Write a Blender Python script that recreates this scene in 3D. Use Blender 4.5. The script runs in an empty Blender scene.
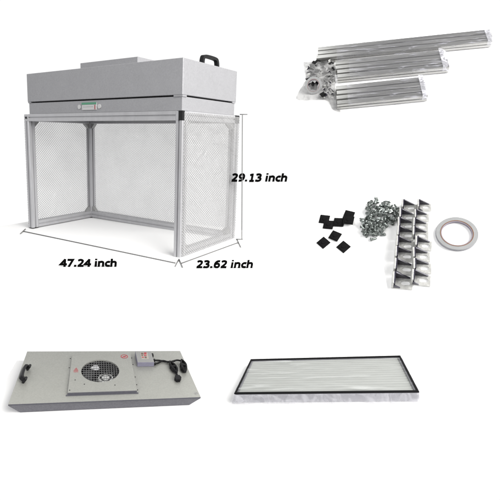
import bpy, bmesh, math, random
from mathutils import Matrix, Vector
random.seed(7)
S = bpy.context.scene
COL = S.collection
W = bpy.data.worlds.new("World"); S.world = W
R = math.radians

# ------------------------------------------------------------------ materials
def nodes(m):
    m.use_nodes = True
    t = m.node_tree
    return t, t.nodes, t.links

def mat(name, col, rough=0.5, metal=0.0, var=0.0, vscale=60.0, bump=0.0, bscale=120.0, stretch=(1, 1, 1), coat=0.0, spec=0.5):
    m = bpy.data.materials.new(name)
    t, n, l = nodes(m)
    b = n["Principled BSDF"]
    b.inputs["Base Color"].default_value = (*col, 1)
    b.inputs["Roughness"].default_value = rough
    b.inputs["Metallic"].default_value = metal
    b.inputs["Coat Weight"].default_value = coat
    b.inputs["Specular IOR Level"].default_value = spec
    if var or bump:
        tc = n.new("ShaderNodeTexCoord"); mp = n.new("ShaderNodeMapping")
        mp.inputs["Scale"].default_value = stretch
        l.new(tc.outputs["Object"], mp.inputs["Vector"])
    if var:
        ns = n.new("ShaderNodeTexNoise"); ns.inputs["Scale"].default_value = vscale
        ns.inputs["Detail"].default_value = 4; ns.inputs["Roughness"].default_value = 0.65
        l.new(mp.outputs["Vector"], ns.inputs["Vector"])
        mr = n.new("ShaderNodeMapRange")
        mr.inputs["From Min"].default_value = 0.3; mr.inputs["From Max"].default_value = 0.7
        mr.inputs["To Min"].default_value = 1 - var; mr.inputs["To Max"].default_value = 1 + var
        l.new(ns.outputs["Fac"], mr.inputs["Value"])
        mx = n.new("ShaderNodeVectorMath"); mx.operation = 'SCALE'
        mx.inputs[0].default_value = col
        l.new(mr.outputs["Result"], mx.inputs["Scale"])
        l.new(mx.outputs["Vector"], b.inputs["Base Color"])
        mr2 = n.new("ShaderNodeMapRange")
        mr2.inputs["To Min"].default_value = max(0.05, rough - 0.12); mr2.inputs["To Max"].default_value = min(1, rough + 0.12)
        l.new(ns.outputs["Fac"], mr2.inputs["Value"]); l.new(mr2.outputs["Result"], b.inputs["Roughness"])
    if bump:
        nb = n.new("ShaderNodeTexNoise"); nb.inputs["Scale"].default_value = bscale; nb.inputs["Detail"].default_value = 3
        l.new(mp.outputs["Vector"], nb.inputs["Vector"])
        bp = n.new("ShaderNodeBump"); bp.inputs["Strength"].default_value = bump; bp.inputs["Distance"].default_value = 0.002
        l.new(nb.outputs["Fac"], bp.inputs["Height"]); l.new(bp.outputs["Normal"], b.inputs["Normal"])
    return m

def galvanised(name, col, rough, metal):
    """zinc coated sheet: small spangle cells plus a broad mottling"""
    m = mat(name, col, rough, metal)
    t, n, l = nodes(m); b = n["Principled BSDF"]
    tc = n.new("ShaderNodeTexCoord")
    vo = n.new("ShaderNodeTexVoronoi"); vo.inputs["Scale"].default_value = 230
    ns = n.new("ShaderNodeTexNoise"); ns.inputs["Scale"].default_value = 14; ns.inputs["Detail"].default_value = 5
    l.new(tc.outputs["Object"], vo.inputs["Vector"]); l.new(tc.outputs["Object"], ns.inputs["Vector"])
    sp = n.new("ShaderNodeSeparateColor"); l.new(vo.outputs["Color"], sp.inputs["Color"])
    a = n.new("ShaderNodeMath"); a.operation = 'MULTIPLY_ADD'; a.inputs[1].default_value = 0.11; a.inputs[2].default_value = 0.945
    l.new(sp.outputs["Red"], a.inputs[0])
    c = n.new("ShaderNodeMath"); c.operation = 'MULTIPLY_ADD'; c.inputs[1].default_value = 0.10; c.inputs[2].default_value = 0.95
    l.new(ns.outputs["Fac"], c.inputs[0])
    d = n.new("ShaderNodeMath"); d.operation = 'MULTIPLY'; l.new(a.outputs[0], d.inputs[0]); l.new(c.outputs[0], d.inputs[1])
    v = n.new("ShaderNodeVectorMath"); v.operation = 'SCALE'; v.inputs[0].default_value = col
    l.new(d.outputs[0], v.inputs["Scale"]); l.new(v.outputs["Vector"], b.inputs["Base Color"])
    r = n.new("ShaderNodeMath"); r.operation = 'MULTIPLY_ADD'; r.inputs[1].default_value = 0.2; r.inputs[2].default_value = rough - 0.1
    l.new(sp.outputs["Green"], r.inputs[0]); l.new(r.outputs[0], b.inputs["Roughness"])
    return m

def film(name, tint=(0.9, 0.9, 0.94), base=0.10, streak=0.5, scale=(2, 30, 30), nscale=3.0, thr=(0.56, 0.72), rough=0.18):
    """thin clear plastic: mostly see-through, milky where it creases"""
    m = bpy.data.materials.new(name)
    t, n, l = nodes(m)
    out = n["Material Output"]; b = n["Principled BSDF"]
    b.inputs["Base Color"].default_value = (*tint, 1); b.inputs["Roughness"].default_value = rough
    tr = n.new("ShaderNodeBsdfTransparent")
    mix = n.new("ShaderNodeMixShader")
    tc = n.new("ShaderNodeTexCoord"); mp = n.new("ShaderNodeMapping"); mp.inputs["Scale"].default_value = scale
    ns = n.new("ShaderNodeTexNoise"); ns.inputs["Scale"].default_value = nscale; ns.inputs["Detail"].default_value = 6
    ns.inputs["Distortion"].default_value = 1.2
    l.new(tc.outputs["Object"], mp.inputs["Vector"]); l.new(mp.outputs["Vector"], ns.inputs["Vector"])
    mr = n.new("ShaderNodeMapRange"); mr.inputs["From Min"].default_value = thr[0]; mr.inputs["From Max"].default_value = thr[1]
    mr.inputs["To Min"].default_value = base; mr.inputs["To Max"].default_value = base + streak
    l.new(ns.outputs["Fac"], mr.inputs["Value"])
    bp = n.new("ShaderNodeBump"); bp.inputs["Strength"].default_value = 0.5; bp.inputs["Distance"].default_value = 0.004
    l.new(ns.outputs["Fac"], bp.inputs["Height"]); l.new(bp.outputs["Normal"], b.inputs["Normal"])
    l.new(mr.outputs["Result"], mix.inputs["Fac"])
    l.new(tr.outputs[0], mix.inputs[1]); l.new(b.outputs[0], mix.inputs[2]); l.new(mix.outputs[0], out.inputs["Surface"])
    return m

def mesh_film(name, ax, pitch):
    """see-through curtain printed with a fine diagonal conductive grid"""
    m = bpy.data.materials.new(name)
    t, n, l = nodes(m)
    out = n["Material Output"]; b = n["Principled BSDF"]
    b.inputs["Roughness"].default_value = 0.35
    tc = n.new("ShaderNodeTexCoord"); sp = n.new("ShaderNodeSeparateXYZ"); l.new(tc.outputs["Object"], sp.inputs[0])
    def line(op):
        a = n.new("ShaderNodeMath"); a.operation = op
        l.new(sp.outputs[ax], a.inputs[0]); l.new(sp.outputs["Z"], a.inputs[1])
        c = n.new("ShaderNodeMath"); c.operation = 'DIVIDE'; c.inputs[1].default_value = pitch; l.new(a.outputs[0], c.inputs[0])
        d = n.new("ShaderNodeMath"); d.operation = 'PINGPONG'; d.inputs[1].default_value = 0.5; l.new(c.outputs[0], d.inputs[0])
        e = n.new("ShaderNodeMapRange"); e.inputs["From Min"].default_value = 0.08; e.inputs["From Max"].default_value = 0.15
        e.inputs["To Min"].default_value = 1; e.inputs["To Max"].default_value = 0; l.new(d.outputs[0], e.inputs["Value"])
        return e
    e1, e2 = line('ADD'), line('SUBTRACT')
    mxx = n.new("ShaderNodeMath"); mxx.operation = 'MAXIMUM'
    l.new(e1.outputs[0], mxx.inputs[0]); l.new(e2.outputs[0], mxx.inputs[1])
    ns = n.new("ShaderNodeTexNoise"); ns.inputs["Scale"].default_value = 7; ns.inputs["Detail"].default_value = 6
    l.new(tc.outputs["Object"], ns.inputs["Vector"])
    hz = n.new("ShaderNodeMapRange"); hz.inputs["From Min"].default_value = 0.35; hz.inputs["From Max"].default_value = 0.75
    hz.inputs["To Min"].default_value = FILM_LO; hz.inputs["To Max"].default_value = FILM_HI
    l.new(ns.outputs["Fac"], hz.inputs["Value"])
    b.inputs["Roughness"].default_value = 0.16
    nb = n.new("ShaderNodeTexNoise"); nb.inputs["Scale"].default_value = 9; nb.inputs["Detail"].default_value = 3; nb.inputs["Distortion"].default_value = 1.5
    l.new(tc.outputs["Object"], nb.inputs["Vector"])
    bp = n.new("ShaderNodeBump"); bp.inputs["Strength"].default_value = 0.6; bp.inputs["Distance"].default_value = 0.03
    l.new(nb.outputs["Fac"], bp.inputs["Height"]); l.new(bp.outputs["Normal"], b.inputs["Normal"])
    cm = n.new("ShaderNodeMix"); cm.data_type = 'RGBA'
    cm.inputs["A"].default_value = (0.66, 0.66, 0.66, 1); cm.inputs["B"].default_value = (0.15, 0.15, 0.155, 1)
    l.new(mxx.outputs[0], cm.inputs["Factor"]); l.new(cm.outputs["Result"], b.inputs["Base Color"])
    fac = n.new("ShaderNodeMath"); fac.operation = 'MULTIPLY_ADD'; fac.inputs[1].default_value = 0.26
    l.new(mxx.outputs[0], fac.inputs[0]); l.new(hz.outputs[0], fac.inputs[2])
    tr = n.new("ShaderNodeBsdfTransparent"); mix = n.new("ShaderNodeMixShader")
    l.new(fac.outputs[0], mix.inputs["Fac"]); l.new(tr.outputs[0], mix.inputs[1]); l.new(b.outputs[0], mix.inputs[2])
    l.new(mix.outputs[0], out.inputs["Surface"])
    return m
FILM_LO, FILM_HI = 0.18, 0.23

PAPER = mat("white_paper", (0.92, 0.92, 0.92), 0.9, spec=0.1)
HOOD = galvanised("hood_zinc_sheet", (0.29, 0.29, 0.303), 0.5, 0.25)
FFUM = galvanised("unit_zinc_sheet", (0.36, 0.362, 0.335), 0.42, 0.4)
FFUSHADE = galvanised("shaded_zinc_sheet", (0.105, 0.105, 0.122), 0.5, 0.35)  # unit's zinc again, with the shade of its sides put into the colour
ALU = mat("anodised_aluminium", (0.46, 0.46, 0.475), 0.36, 0.55, 0.06, 30, 0.0, stretch=(1, 1, 0.1))
ROD = mat("mill_aluminium", (0.34, 0.34, 0.33), 0.30, 0.85, 0.3, 18, 0.25, 60, stretch=(0.15, 3, 3))
BLACK = mat("black_plastic", (0.010, 0.010, 0.011), 0.5, 0, 0.25, 90, spec=0.18)
CAPM = mat("black_nylon", (0.005, 0.005, 0.0053), 0.55, 0, 0.3, 150, spec=0.10)
DARK = mat("dark_gap", (0.015, 0.015, 0.018), 0.7)
CAST = mat("die_cast_aluminium", (0.56, 0.56, 0.54), 0.34, 0.5, 0.15, 220, 0.15, 300)
WEBSHADE = mat("shaded_bracket_web", (0.030, 0.028, 0.042), 0.4, 0.2, 0.5, 160)  # bracket metal in shadow, the shade darkened into the colour
CORNER = mat("grey_corner_bracket", (0.34, 0.34, 0.34), 0.45, 0.5, 0.1, 80)
ZINC = mat("zinc_plated_steel", (0.18, 0.20, 0.19), 0.38, 0.65, 0.3, 260)
ZINCB = mat("bright_zinc_steel", (0.27, 0.295, 0.285), 0.38, 0.65, 0.25, 260)
SOCK = mat("dark_socket", (0.03, 0.033, 0.03), 0.6)
WHITEP = mat("white_plastic", (0.45, 0.45, 0.45), 0.4)
TAPEM = mat("white_foam_tape", (0.235, 0.24, 0.243), 0.55, 0, 0.05, 90)
TAPES = mat("tape_edge_layers", (0.28, 0.28, 0.31), 0.5, 0, 0.2, 300)
CORE = mat("brown_card_core", (0.16, 0.085, 0.05), 0.8, 0, 0.15, 120)
CORER = mat("pale_core_lining", (0.22, 0.20, 0.24), 0.6, 0, 0.1, 120)
GREEN = mat("green_display_bar", (0.06, 0.22, 0.13), 0.35)
REDM = mat("dull_red_mark", (0.28, 0.08, 0.08), 0.5)
RED = mat("red_ink", (0.42, 0.03, 0.045), 0.5)
INK = mat("brown_ink", (0.14, 0.09, 0.07), 0.5)
LETTER = mat("black_lettering", (0.003, 0.003, 0.003), 0.9, spec=0.0)
LINE = mat("grey_dimension_wire", (0.13, 0.13, 0.13), 0.6)
WIRE = mat("grille_wire", (0.28, 0.28, 0.28), 0.35, 0.7)
WELL = mat("fan_well_dark", (0.012, 0.012, 0.014), 0.6, spec=0.2)
BLADE = mat("impeller_blade", (0.11, 0.11, 0.115), 0.45, 0.2)
MOTOR = mat("motor_hub", (0.75, 0.75, 0.73), 0.3, 0.5, 0.15, 60)
RUBBER = mat("black_rubber_cable", (0.007, 0.007, 0.008), 0.5, spec=0.15)
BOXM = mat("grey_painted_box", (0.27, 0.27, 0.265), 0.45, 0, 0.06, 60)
BOXSHADE = mat("shaded_box_side", (0.17, 0.165, 0.22), 0.45, 0, 0.06, 60)  # same box, shade of its front and left sides painted in
FRAME = mat("black_gasket", (0.004, 0.004, 0.0045), 0.6, 0, 0.2, 60, spec=0.1)
FSIDE = mat("filter_side_aluminium", (0.20, 0.20, 0.22), 0.4, 0.5, 0.1, 20)
WRAP = film("bundle_wrap_film", (0.55, 0.55, 0.62), 0.06, 0.42, (2.2, 14, 14), 3.0, (0.55, 0.72))
WRAPE = film("crumpled_wrap_film", (0.66, 0.66, 0.72), 0.26, 0.45, (12, 14, 14), 2.2, (0.45, 0.65))
BAGM = film("clear_bag_film", (0.30, 0.30, 0.30), 0.28, 0.28, (9, 9, 9), 1.6, (0.5, 0.72))
FWRAP = film("filter_wrap_film", (0.72, 0.74, 0.73), 0.02, 0.40, (1.3, 7, 7), 2.6, (0.54, 0.74))
FWRAPS = film("filter_skirt_film", (0.46, 0.46, 0.49), 0.36, 0.30, (9, 10, 6), 2.6, (0.40, 0.70))

def pleated():
    m = mat("pleated_filter_paper", (0.315, 0.325, 0.313), 0.85)
    t, n, l = nodes(m); b = n["Principled BSDF"]
    tc = n.new("ShaderNodeTexCoord"); ns = n.new("ShaderNodeTexNoise"); ns.inputs["Scale"].default_value = 10; ns.inputs["Detail"].default_value = 4
    mp = n.new("ShaderNodeMapping"); mp.inputs["Scale"].default_value = (1, 4, 1)
    l.new(tc.outputs["Object"], mp.inputs["Vector"]); l.new(mp.outputs["Vector"], ns.inputs["Vector"])
    v = n.new("ShaderNodeMapRange"); v.inputs["To Min"].default_value = 0.86; v.inputs["To Max"].default_value = 1.12
    l.new(ns.outputs["Fac"], v.inputs["Value"])
    s = n.new("ShaderNodeVectorMath"); s.operation = 'SCALE'; s.inputs[0].default_value = (0.315, 0.325, 0.313)
    l.new(v.outputs["Result"], s.inputs["Scale"]); l.new(s.outputs["Vector"], b.inputs["Base Color"])
    return m
MEDIA = pleated()

# ------------------------------------------------------------------ mesh helpers
def new_bm(): return bmesh.new()

def add_box(bm, x0, x1, y0, y1, z0, z1, bev=0.0, M=None, mi=0, seg=1):
    r = bmesh.ops.create_cube(bm, size=1)
    vs = r['verts']
    for v in vs:
        v.co = Vector((x0 + (v.co.x + .5) * (x1 - x0), y0 + (v.co.y + .5) * (y1 - y0), z0 + (v.co.z + .5) * (z1 - z0)))
    fs = list({f for v in vs for f in v.link_faces})
    if bev:
        es = list({e for v in vs for e in v.link_edges})
        g = bmesh.ops.bevel(bm, geom=es, offset=bev, segments=seg, affect='EDGES', profile=0.5)
        vs = list({v for v in g['verts']} | {v for f in g['faces'] for v in f.verts})
        seen = set(vs); st = list(vs)
        while st:
            v = st.pop()
            for e in v.link_edges:
                o = e.other_vert(v)
                if o not in seen: seen.add(o); st.append(o)
        vs = list(seen); fs = list({f for v in vs for f in v.link_faces})
    for f in fs: f.material_index = mi
    if M is not None:
        for v in vs: v.co = M @ v.co
    return vs

def add_cyl(bm, r, z0, z1, n=20, M=None, mi=0, r2=None, caps=True):
    g = bmesh.ops.create_cone(bm, cap_ends=caps, segments=n, radius1=r, radius2=r if r2 is None else r2, depth=z1 - z0)
    T = Matrix.Translation((0, 0, (z0 + z1) / 2))
    if M is not None: T = M @ T
    for v in g['verts']: v.co = T @ v.co
    for f in {f for v in g['verts'] for f in v.link_faces}: f.material_index = mi
    return g['verts']

def add_lathe(bm, prof, n=48, M=None, mi=0, closed=False):
    rings = []
    for r, z in prof:
        rings.append([bm.verts.new((r * math.cos(2 * math.pi * i / n), r * math.sin(2 * math.pi * i / n), z)) for i in range(n)])
    idx = range(len(rings)) if closed else range(len(rings) - 1)
    for k in idx:
        a, b = rings[k], rings[(k + 1) % len(rings)]
        for i in range(n):
            f = bm.faces.new((a[i], a[(i + 1) % n], b[(i + 1) % n], b[i])); f.material_index = mi
    if M is not None:
        for ring in rings:
            for v in ring: v.co = M @ v.co
    return [v for ring in rings for v in ring]

def add_prism(bm, poly, z0, z1, M=None, mi=0):
    """polygon (x, y) extruded in z"""
    a = [bm.verts.new((x, y, z0)) for x, y in poly]; b = [bm.verts.new((x, y, z1)) for x, y in poly]
    n = len(poly)
    fs = [bm.faces.new(a[::-1]), bm.faces.new(b)]
    for i in range(n): fs.append(bm.faces.new((a[i], a[(i + 1) % n], b[(i + 1) % n], b[i])))
    for f in fs: f.material_index = mi
    if M is not None:
        for v in a + b: v.co = M @ v.co
    return a + b

def add_tube(bm, pts, r, n=8, mi=0, cap=True):
    pts = [Vector(p) for p in pts]
    rings = []
    up = Vector((0, 0, 1))
    for i, p in enumerate(pts):
        d = (pts[min(i + 1, len(pts) - 1)] - pts[max(i - 1, 0)]).normalized()
        s = d.cross(up)
        if s.length < 1e-4: s = d.cross(Vector((1, 0, 0)))
        s.normalize(); t = s.cross(d)
        rings.append([bm.verts.new(p + r * (math.cos(2 * math.pi * k / n) * s + math.sin(2 * math.pi * k / n) * t)) for k in range(n)])
    for a, b in zip(rings, rings[1:]):
        for k in range(n):
            f = bm.faces.new((a[k], a[(k + 1) % n], b[(k + 1) % n], b[k])); f.material_index = mi; f.smooth = True
    if cap:
        bm.faces.new(rings[0][::-1]).material_index = mi; bm.faces.new(rings[-1]).material_index = mi

def smooth_curve(pts, k=6):
    """Catmull-Rom through the points"""
    P = [Vector(p) for p in pts]; P = [P[0]] + P + [P[-1]]
    out = []
    for i in range(1, len(P) - 2):
        for s in range(k):
            t = s / k; a, b, c, d = P[i - 1], P[i], P[i + 1], P[i + 2]
            out.append(0.5 * ((2 * b) + (c - a) * t + (2 * a - 5 * b + 4 * c - d) * t * t + (3 * b - a - 3 * c + d) * t ** 3))
    out.append(P[-2]); return out

def build(name, bm, mats, parent=None, warp=None, smooth=False, M=None):
    if warp:
        for v in bm.verts: v.co = warp(v.co)
    bmesh.ops.recalc_face_normals(bm, faces=bm.faces)
    me = bpy.data.meshes.new(name)
    bm.to_mesh(me); bm.free()
    for m in (mats if isinstance(mats, (list, tuple)) else [mats]): me.materials.append(m)
    if smooth:
        for p in me.polygons: p.use_smooth = True
    o = bpy.data.objects.new(name, me); COL.objects.link(o)
    if parent is not None: o.parent = parent
    if M is not None: o.matrix_world = M
    return o

def tag(o, label, cat, group=None):
    o["label"] = label; o["category"] = cat
    if group: o["group"] = group
    return o

def thing(name, label, cat, M, group=None):
    o = bpy.data.objects.new(name, None); COL.objects.link(o)
    o.empty_display_size = 0.05; o.matrix_world = M
    return tag(o, label, cat, group)

def struct(name, bm, m, M):
    o = build(name, bm, m, M=M); o["kind"] = "structure"; return o

def T(x=0, y=0, z=0): return Matrix.Translation((x, y, z))
def RZ(a): return Matrix.Rotation(a, 4, 'Z')
def RX(a): return Matrix.Rotation(a, 4, 'X')
def RY(a): return Matrix.Rotation(a, 4, 'Y')

# ------------------------------------------------------------------ where each group stands (world poses)
CAB = Matrix(((0.85965, 0.51088, 0, -0.72372), (-0.51088, 0.85965, 0, 2.29285), (0, 0, 1, 1.06059), (0, 0, 0, 1)))
FFU = Matrix(((0.95154, -0.28267, 0.1211, -0.68015), (0.27118, 0.957, 0.10304, 1.70932), (-0.14502, -0.06521, 0.98728, 0.49853), (0, 0, 0, 1)))
FIL = Matrix(((0.98379, 0.15519, -0.08991, 0.35471), (-0.13699, 0.97375, 0.18177, 1.68813), (0.11575, -0.16651, 0.97922, 0.51807), (0, 0, 0, 1)))
BUN = Matrix(((0.98083, 0.08557, -0.17507, 0.57557), (-0.18058, 0.73675, -0.65161, 2.90135), (0.07322, 0.67073, 0.73808, 1.99661), (0, 0, 0, 1)))
BIT = Matrix(((0.96625, -0.00534, -0.25755, 0.33735), (-0.1773, 0.71151, -0.67994, 0.9036), (0.18688, 0.70265, 0.68655, 1.37427), (0, 0, 0, 1)))

def sheet(name, M, poly, z):
    bm = new_bm(); bm.faces.new([bm.verts.new((x, y, z)) for x, y in poly]); return struct(name, bm, PAPER, M)
sheet("display_table", CAB, [(-0.80, -0.40), (0.2, -0.75), (1.15, -0.42), (0.9, 0.42), (-0.80, 0.42)], 0.0)
sheet("display_table", FFU, [(-0.46, -0.28), (0.43, -0.28), (0.43, 0.27), (-0.46, 0.27)], -0.0625)
sheet("display_table", FIL, [(-0.46, -0.27), (0.45, -0.27), (0.47, 0.34), (-0.46, 0.34)], -0.043)
sheet("display_table", BUN, [(-0.45, -0.40), (1.20, -0.40), (1.20, 0.62), (-0.45, 0.62)], -0.0510)
sheet("display_table", BIT, [(-.192, .0), (-.178, .108), (-.09, .108), (-.06, .128), (.03, .128), (.115, .118), (.125, .05), (.182, .05), (.182, -.06), (.085, -.06), (.08, -.14), (-.036, -.142), (-.036, -.02), (-.11, -.03)], 0.0)

# ------------------------------------------------------------------ 1. the clean bench
WD, DP, HT, HH = 1.2, 0.4635, 0.6623, 0.223
def wc(p):
    return Vector((p.x + 0.006 * p.y - 0.023 * p.z, p.y + 0.118 * p.z, p.z - 0.011 * p.x))
bench = thing("clean_bench", "large open-fronted clean air bench with grey steel hood on an aluminium frame with mesh curtains", "clean bench", CAB)
def profile(p=0.04, g=0.008, dep=0.006, r=0.002):
    h = p / 2; c = []
    base = [(-h + r, -h), (-g / 2, -h), (-g / 2, -h + dep), (g / 2, -h + dep), (g / 2, -h), (h - r, -h), (h, -h + r)]
    for k in range(4):
        a = k * math.pi / 2
        for x, y in base: c.append((x * math.cos(a) - y * math.sin(a), x * math.sin(a) + y * math.cos(a)))
    out = []
    for q in c:
        if not out or (abs(q[0] - out[-1][0]) + abs(q[1] - out[-1][1])) > 1e-5: out.append(q)
    return out
PR = profile()
h = 0.02
def bpart(name, bm, m, parent=bench, smooth=False): return build(name, bm, m, parent, warp=wc, smooth=smooth)
X0, X1, Y0, Y1 = -WD / 2 + h, WD / 2 - h, -DP / 2 + h, DP / 2 - h
for x, y in ((X0, Y0), (X1, Y0), (X1, Y1), (X0, Y1)):
    bm = new_bm(); add_prism(bm, PR, 0, HT - 0.04, T(x, y, 0)); p = bpart("post", bm, ALU)
    bm = new_bm(); add_box(bm, x - h, x + h, y - h, y + h, -0.004, 0.0, 0.001); bpart("foot_cap", bm, BLACK, p)
zt = HT - h
for (a, b, y, z) in ((X0 + h, X1 - h, Y0, zt), (X0 + h, X1 - h, Y1, zt), (X0 + h, X1 - h, Y1, h)):
    bm = new_bm(); add_prism(bm, PR, a, b, T(0, y, z) @ RY(math.pi / 2)); bpart("rail", bm, ALU)
for (x, z) in ((X0, zt), (X1, zt), (X0, h), (X1, h)):
    bm = new_bm(); add_prism(bm, PR, Y0 + h, Y1 - h, T(x, 0, z) @ RX(-math.pi / 2)); bpart("rail", bm, ALU)
for x, y in ((X0, Y0), (X1, Y0), (X1, Y1), (X0, Y1)):   # black corner connectors on top of the posts
    bm = new_bm(); add_box(bm, x - h - .0015, x + h + .0015, y - h - .0015, y + h + .0015, HT - 0.04, HT + 0.001, 0.002)
    if x > 0 and y < 0:
        bm.free(); bm = new_bm(); add_box(bm, x - h, x + h, y - h, y + h, HT - 0.04, HT - .001, 0.001)
        o = bpart("corner_connector", bm, ALU)
        bm = new_bm(); add_box(bm, x + h - .023, x + h + .0022, y - h - .002, y - h + .014, HT - 0.041, HT + .001, 0.0015); bpart("connector_cap", bm, BLACK, o); continue
    if x < 0 and y < 0:
        bm.free(); bm = new_bm(); add_box(bm, x - h, x + h, y - h, y + h, HT - 0.04, HT - .001, 0.001)
        o = bpart("corner_connector", bm, ALU)
        bm = new_bm(); add_box(bm, x - .006, x + .006, y - h - .004, y - h - .0005, zt - .006, zt + .006, 0.001); bpart("connector_plug", bm, BLACK, o)
    else:
        bpart("corner_connector", bm, BLACK)
def gusset(cx, cy, cz, ux, uy, sz):
    """triangular die-cast corner bracket lying in the plane of direction (ux, uy) and z"""
    bm = new_bm(); L, t = 0.032, 0.011
    d = Vector((ux, uy, 0)); sd = Vector((-uy, ux, 0))
    pts = [Vector((0, 0, 0)), d * L, d * L * 0.86 + Vector((0, 0, sz * L * 0.2)), d * L * 0.2 + Vector((0, 0, sz * L * 0.86)), Vector((0, 0, sz * L))]
    a = [bm.verts.new(Vector((cx, cy, cz)) + p - sd * t) for p in pts]; b = [bm.verts.new(Vector((cx, cy, cz)) + p + sd * t) for p in pts]
    bm.faces.new(a); bm.faces.new(b[::-1])
    for i in range(5): bm.faces.new((a[i], a[(i + 1) % 5], b[(i + 1) % 5], b[i]))
    bpart("corner_bracket", bm, CORNER)
for (x, sx) in ((X0, 1), (X1, -1)):
    for (z, sz) in ((0.04, 1), (HT - 0.04, -1)):
        gusset(x + sx * h, Y1, z, sx, 0, sz); gusset(x, Y1 - h, z, 0, -1, sz)
    gusset(x, Y0 + h, HT - .04, 0, 1, -1)
gusset(X1, Y0 + h, 0.04, 0, 1, 1)
MX, MY = mesh_film("curtain_grid_back", "X", 0.0142), mesh_film("curtain_grid_side", "Y", 0.0142)
def curtain(bm_fn, m):
    bm = new_bm(); bm_fn(bm); bpart("mesh_curtain", bm, m)
curtain(lambda b: add_box(b, -WD / 2, WD / 2, DP / 2 + .001, DP / 2 + .0018, 0.004, HT - .006), MX)
curtain(lambda b: add_box(b, -WD / 2 - .0018, -WD / 2 - .001, -DP / 2, DP / 2, 0.004, HT - .006), MY)
curtain(lambda b: add_box(b, WD / 2 + .003, WD / 2 + .0038, -DP / 2 + .008, DP / 2, 0.004, HT - .006), MY)
# hood: upper casing, core set back behind the slot, lower band
t = 0.015; hz = HT + 0.001; slot0, slot1 = HT + 0.0625, HT + 0.0690; ztop = HT + HH
bm = new_bm(); add_box(bm, -WD / 2 + t, WD / 2 - t, -DP / 2 + t, DP / 2 - t, slot1, ztop, 0.0025, seg=2)
hood = bpart("hood", bm, HOOD)
bm = new_bm(); add_box(bm, -WD / 2 + t + .03, WD / 2 - t - .03, -DP / 2 + t + .03, DP / 2 - t - .03, slot0 - .01, slot1 + .01); bpart("slot_core", bm, DARK, hood)
bm = new_bm(); i2 = t + .0055
add_box(bm, -WD / 2 + i2, WD / 2 - i2, -DP / 2 + i2, DP / 2 - i2, hz, slot0, 0.0015)
bpart("lower_band", bm, HOOD, hood)
for sx in (-1, 1):
    for sy in (-1, 1):
        xa, xb = sorted((sx * (WD / 2 - i2 + .0035), sx * (WD / 2 - i2 - (.048 if sx > 0 else .022)))); ya, yb = sorted((sy * (DP / 2 - i2 + .0035), sy * (DP / 2 - i2 - .026)))
        bm = new_bm(); add_box(bm, xa, xb, ya, yb, slot0 - .001, slot1 + .001); bpart("slot_end", bm, HOOD, hood)
INX0, INX1, INY0, INH = -0.287, 0.167, -0.08, 0.058
bm = new_bm(); add_box(bm, INX0, INX1, INY0, 0.17, ztop, ztop + INH, 0.002); bpart("air_inlet", bm, HOOD, hood)
def handle_bm(L, rise, w, th):
    bm = new_bm()
    pts = smooth_curve([(0, -L / 2, 0), (0, -L / 2 + .004, rise * .72), (0, -L / 2 + .022, rise), (0, L / 2 - .022, rise), (0, L / 2 - .004, rise * .72), (0, L / 2, 0)], 5)
    rings = []
    for i, p in enumerate(pts):
        d = (pts[min(i + 1, len(pts) - 1)] - pts[max(i - 1, 0)]).normalized(); nrm = Vector((1, 0, 0)).cross(d)
        rings.append([bm.verts.new(p + Vector((sx * w / 2, 0, 0)) + nrm * (sn * th / 2)) for sx, sn in ((-1, -1), (1, -1), (1, 1), (-1, 1))])
    for a, b in zip(rings, rings[1:]):
        for k in range(4): bm.faces.new((a[k], a[(k + 1) % 4], b[(k + 1) % 4], b[k]))
    bm.faces.new(rings[0][::-1]); bm.faces.new(rings[-1])
    for s in (-1, 1): add_box(bm, -w * .7, w * .7, s * L / 2 - .012, s * L / 2 + .012, 0, .010, .002)
    return bm
HB_X, HB_Y, HB_L = 0.525, 0.055, 0.125
bm = handle_bm(HB_L, 0.046, 0.022, 0.014)
for v in bm.verts: v.co += Vector((HB_X, HB_Y, ztop))
bpart("handle", bm, BLACK, hood)
# control panel on the lower band
yb = -DP / 2 + i2
cx, cz = -0.044, HT + 0.0335
bm = new_bm(); add_box(bm, cx - .057, cx + .057, yb - .004, yb + .002, cz - .019, cz + .0175, .001); cp = bpart("control_panel", bm, WHITEP, hood)
bm = new_bm(); add_box(bm, cx - .057, cx + .057, yb - .0055, yb - .0035, cz + .0085, cz + .0185); bpart("display_bar", bm, GREEN, cp)
bm = new_bm()
for k in range(7): add_box(bm, cx - .045 + k * .0115, cx - .038 + k * .0115, yb - .0048, yb - .0035, cz - .004, cz - .001)
bpart("button_marking", bm, CORNER, cp)
bm = new_bm(); add_box(bm, cx + .043, cx + .050, yb - .0052, yb - .0035, cz - .016, cz + .006); bpart("switch_marking", bm, REDM, cp)
for sx in (-.080, .078):
    bm = new_bm(); add_cyl(bm, .0115, 0, .004, 20, T(cx + sx, yb - .004, cz - .002) @ RX(math.pi / 2) @ T(0, 0, -.004)); bpart("round_knob", bm, WHITEP, cp)

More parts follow.
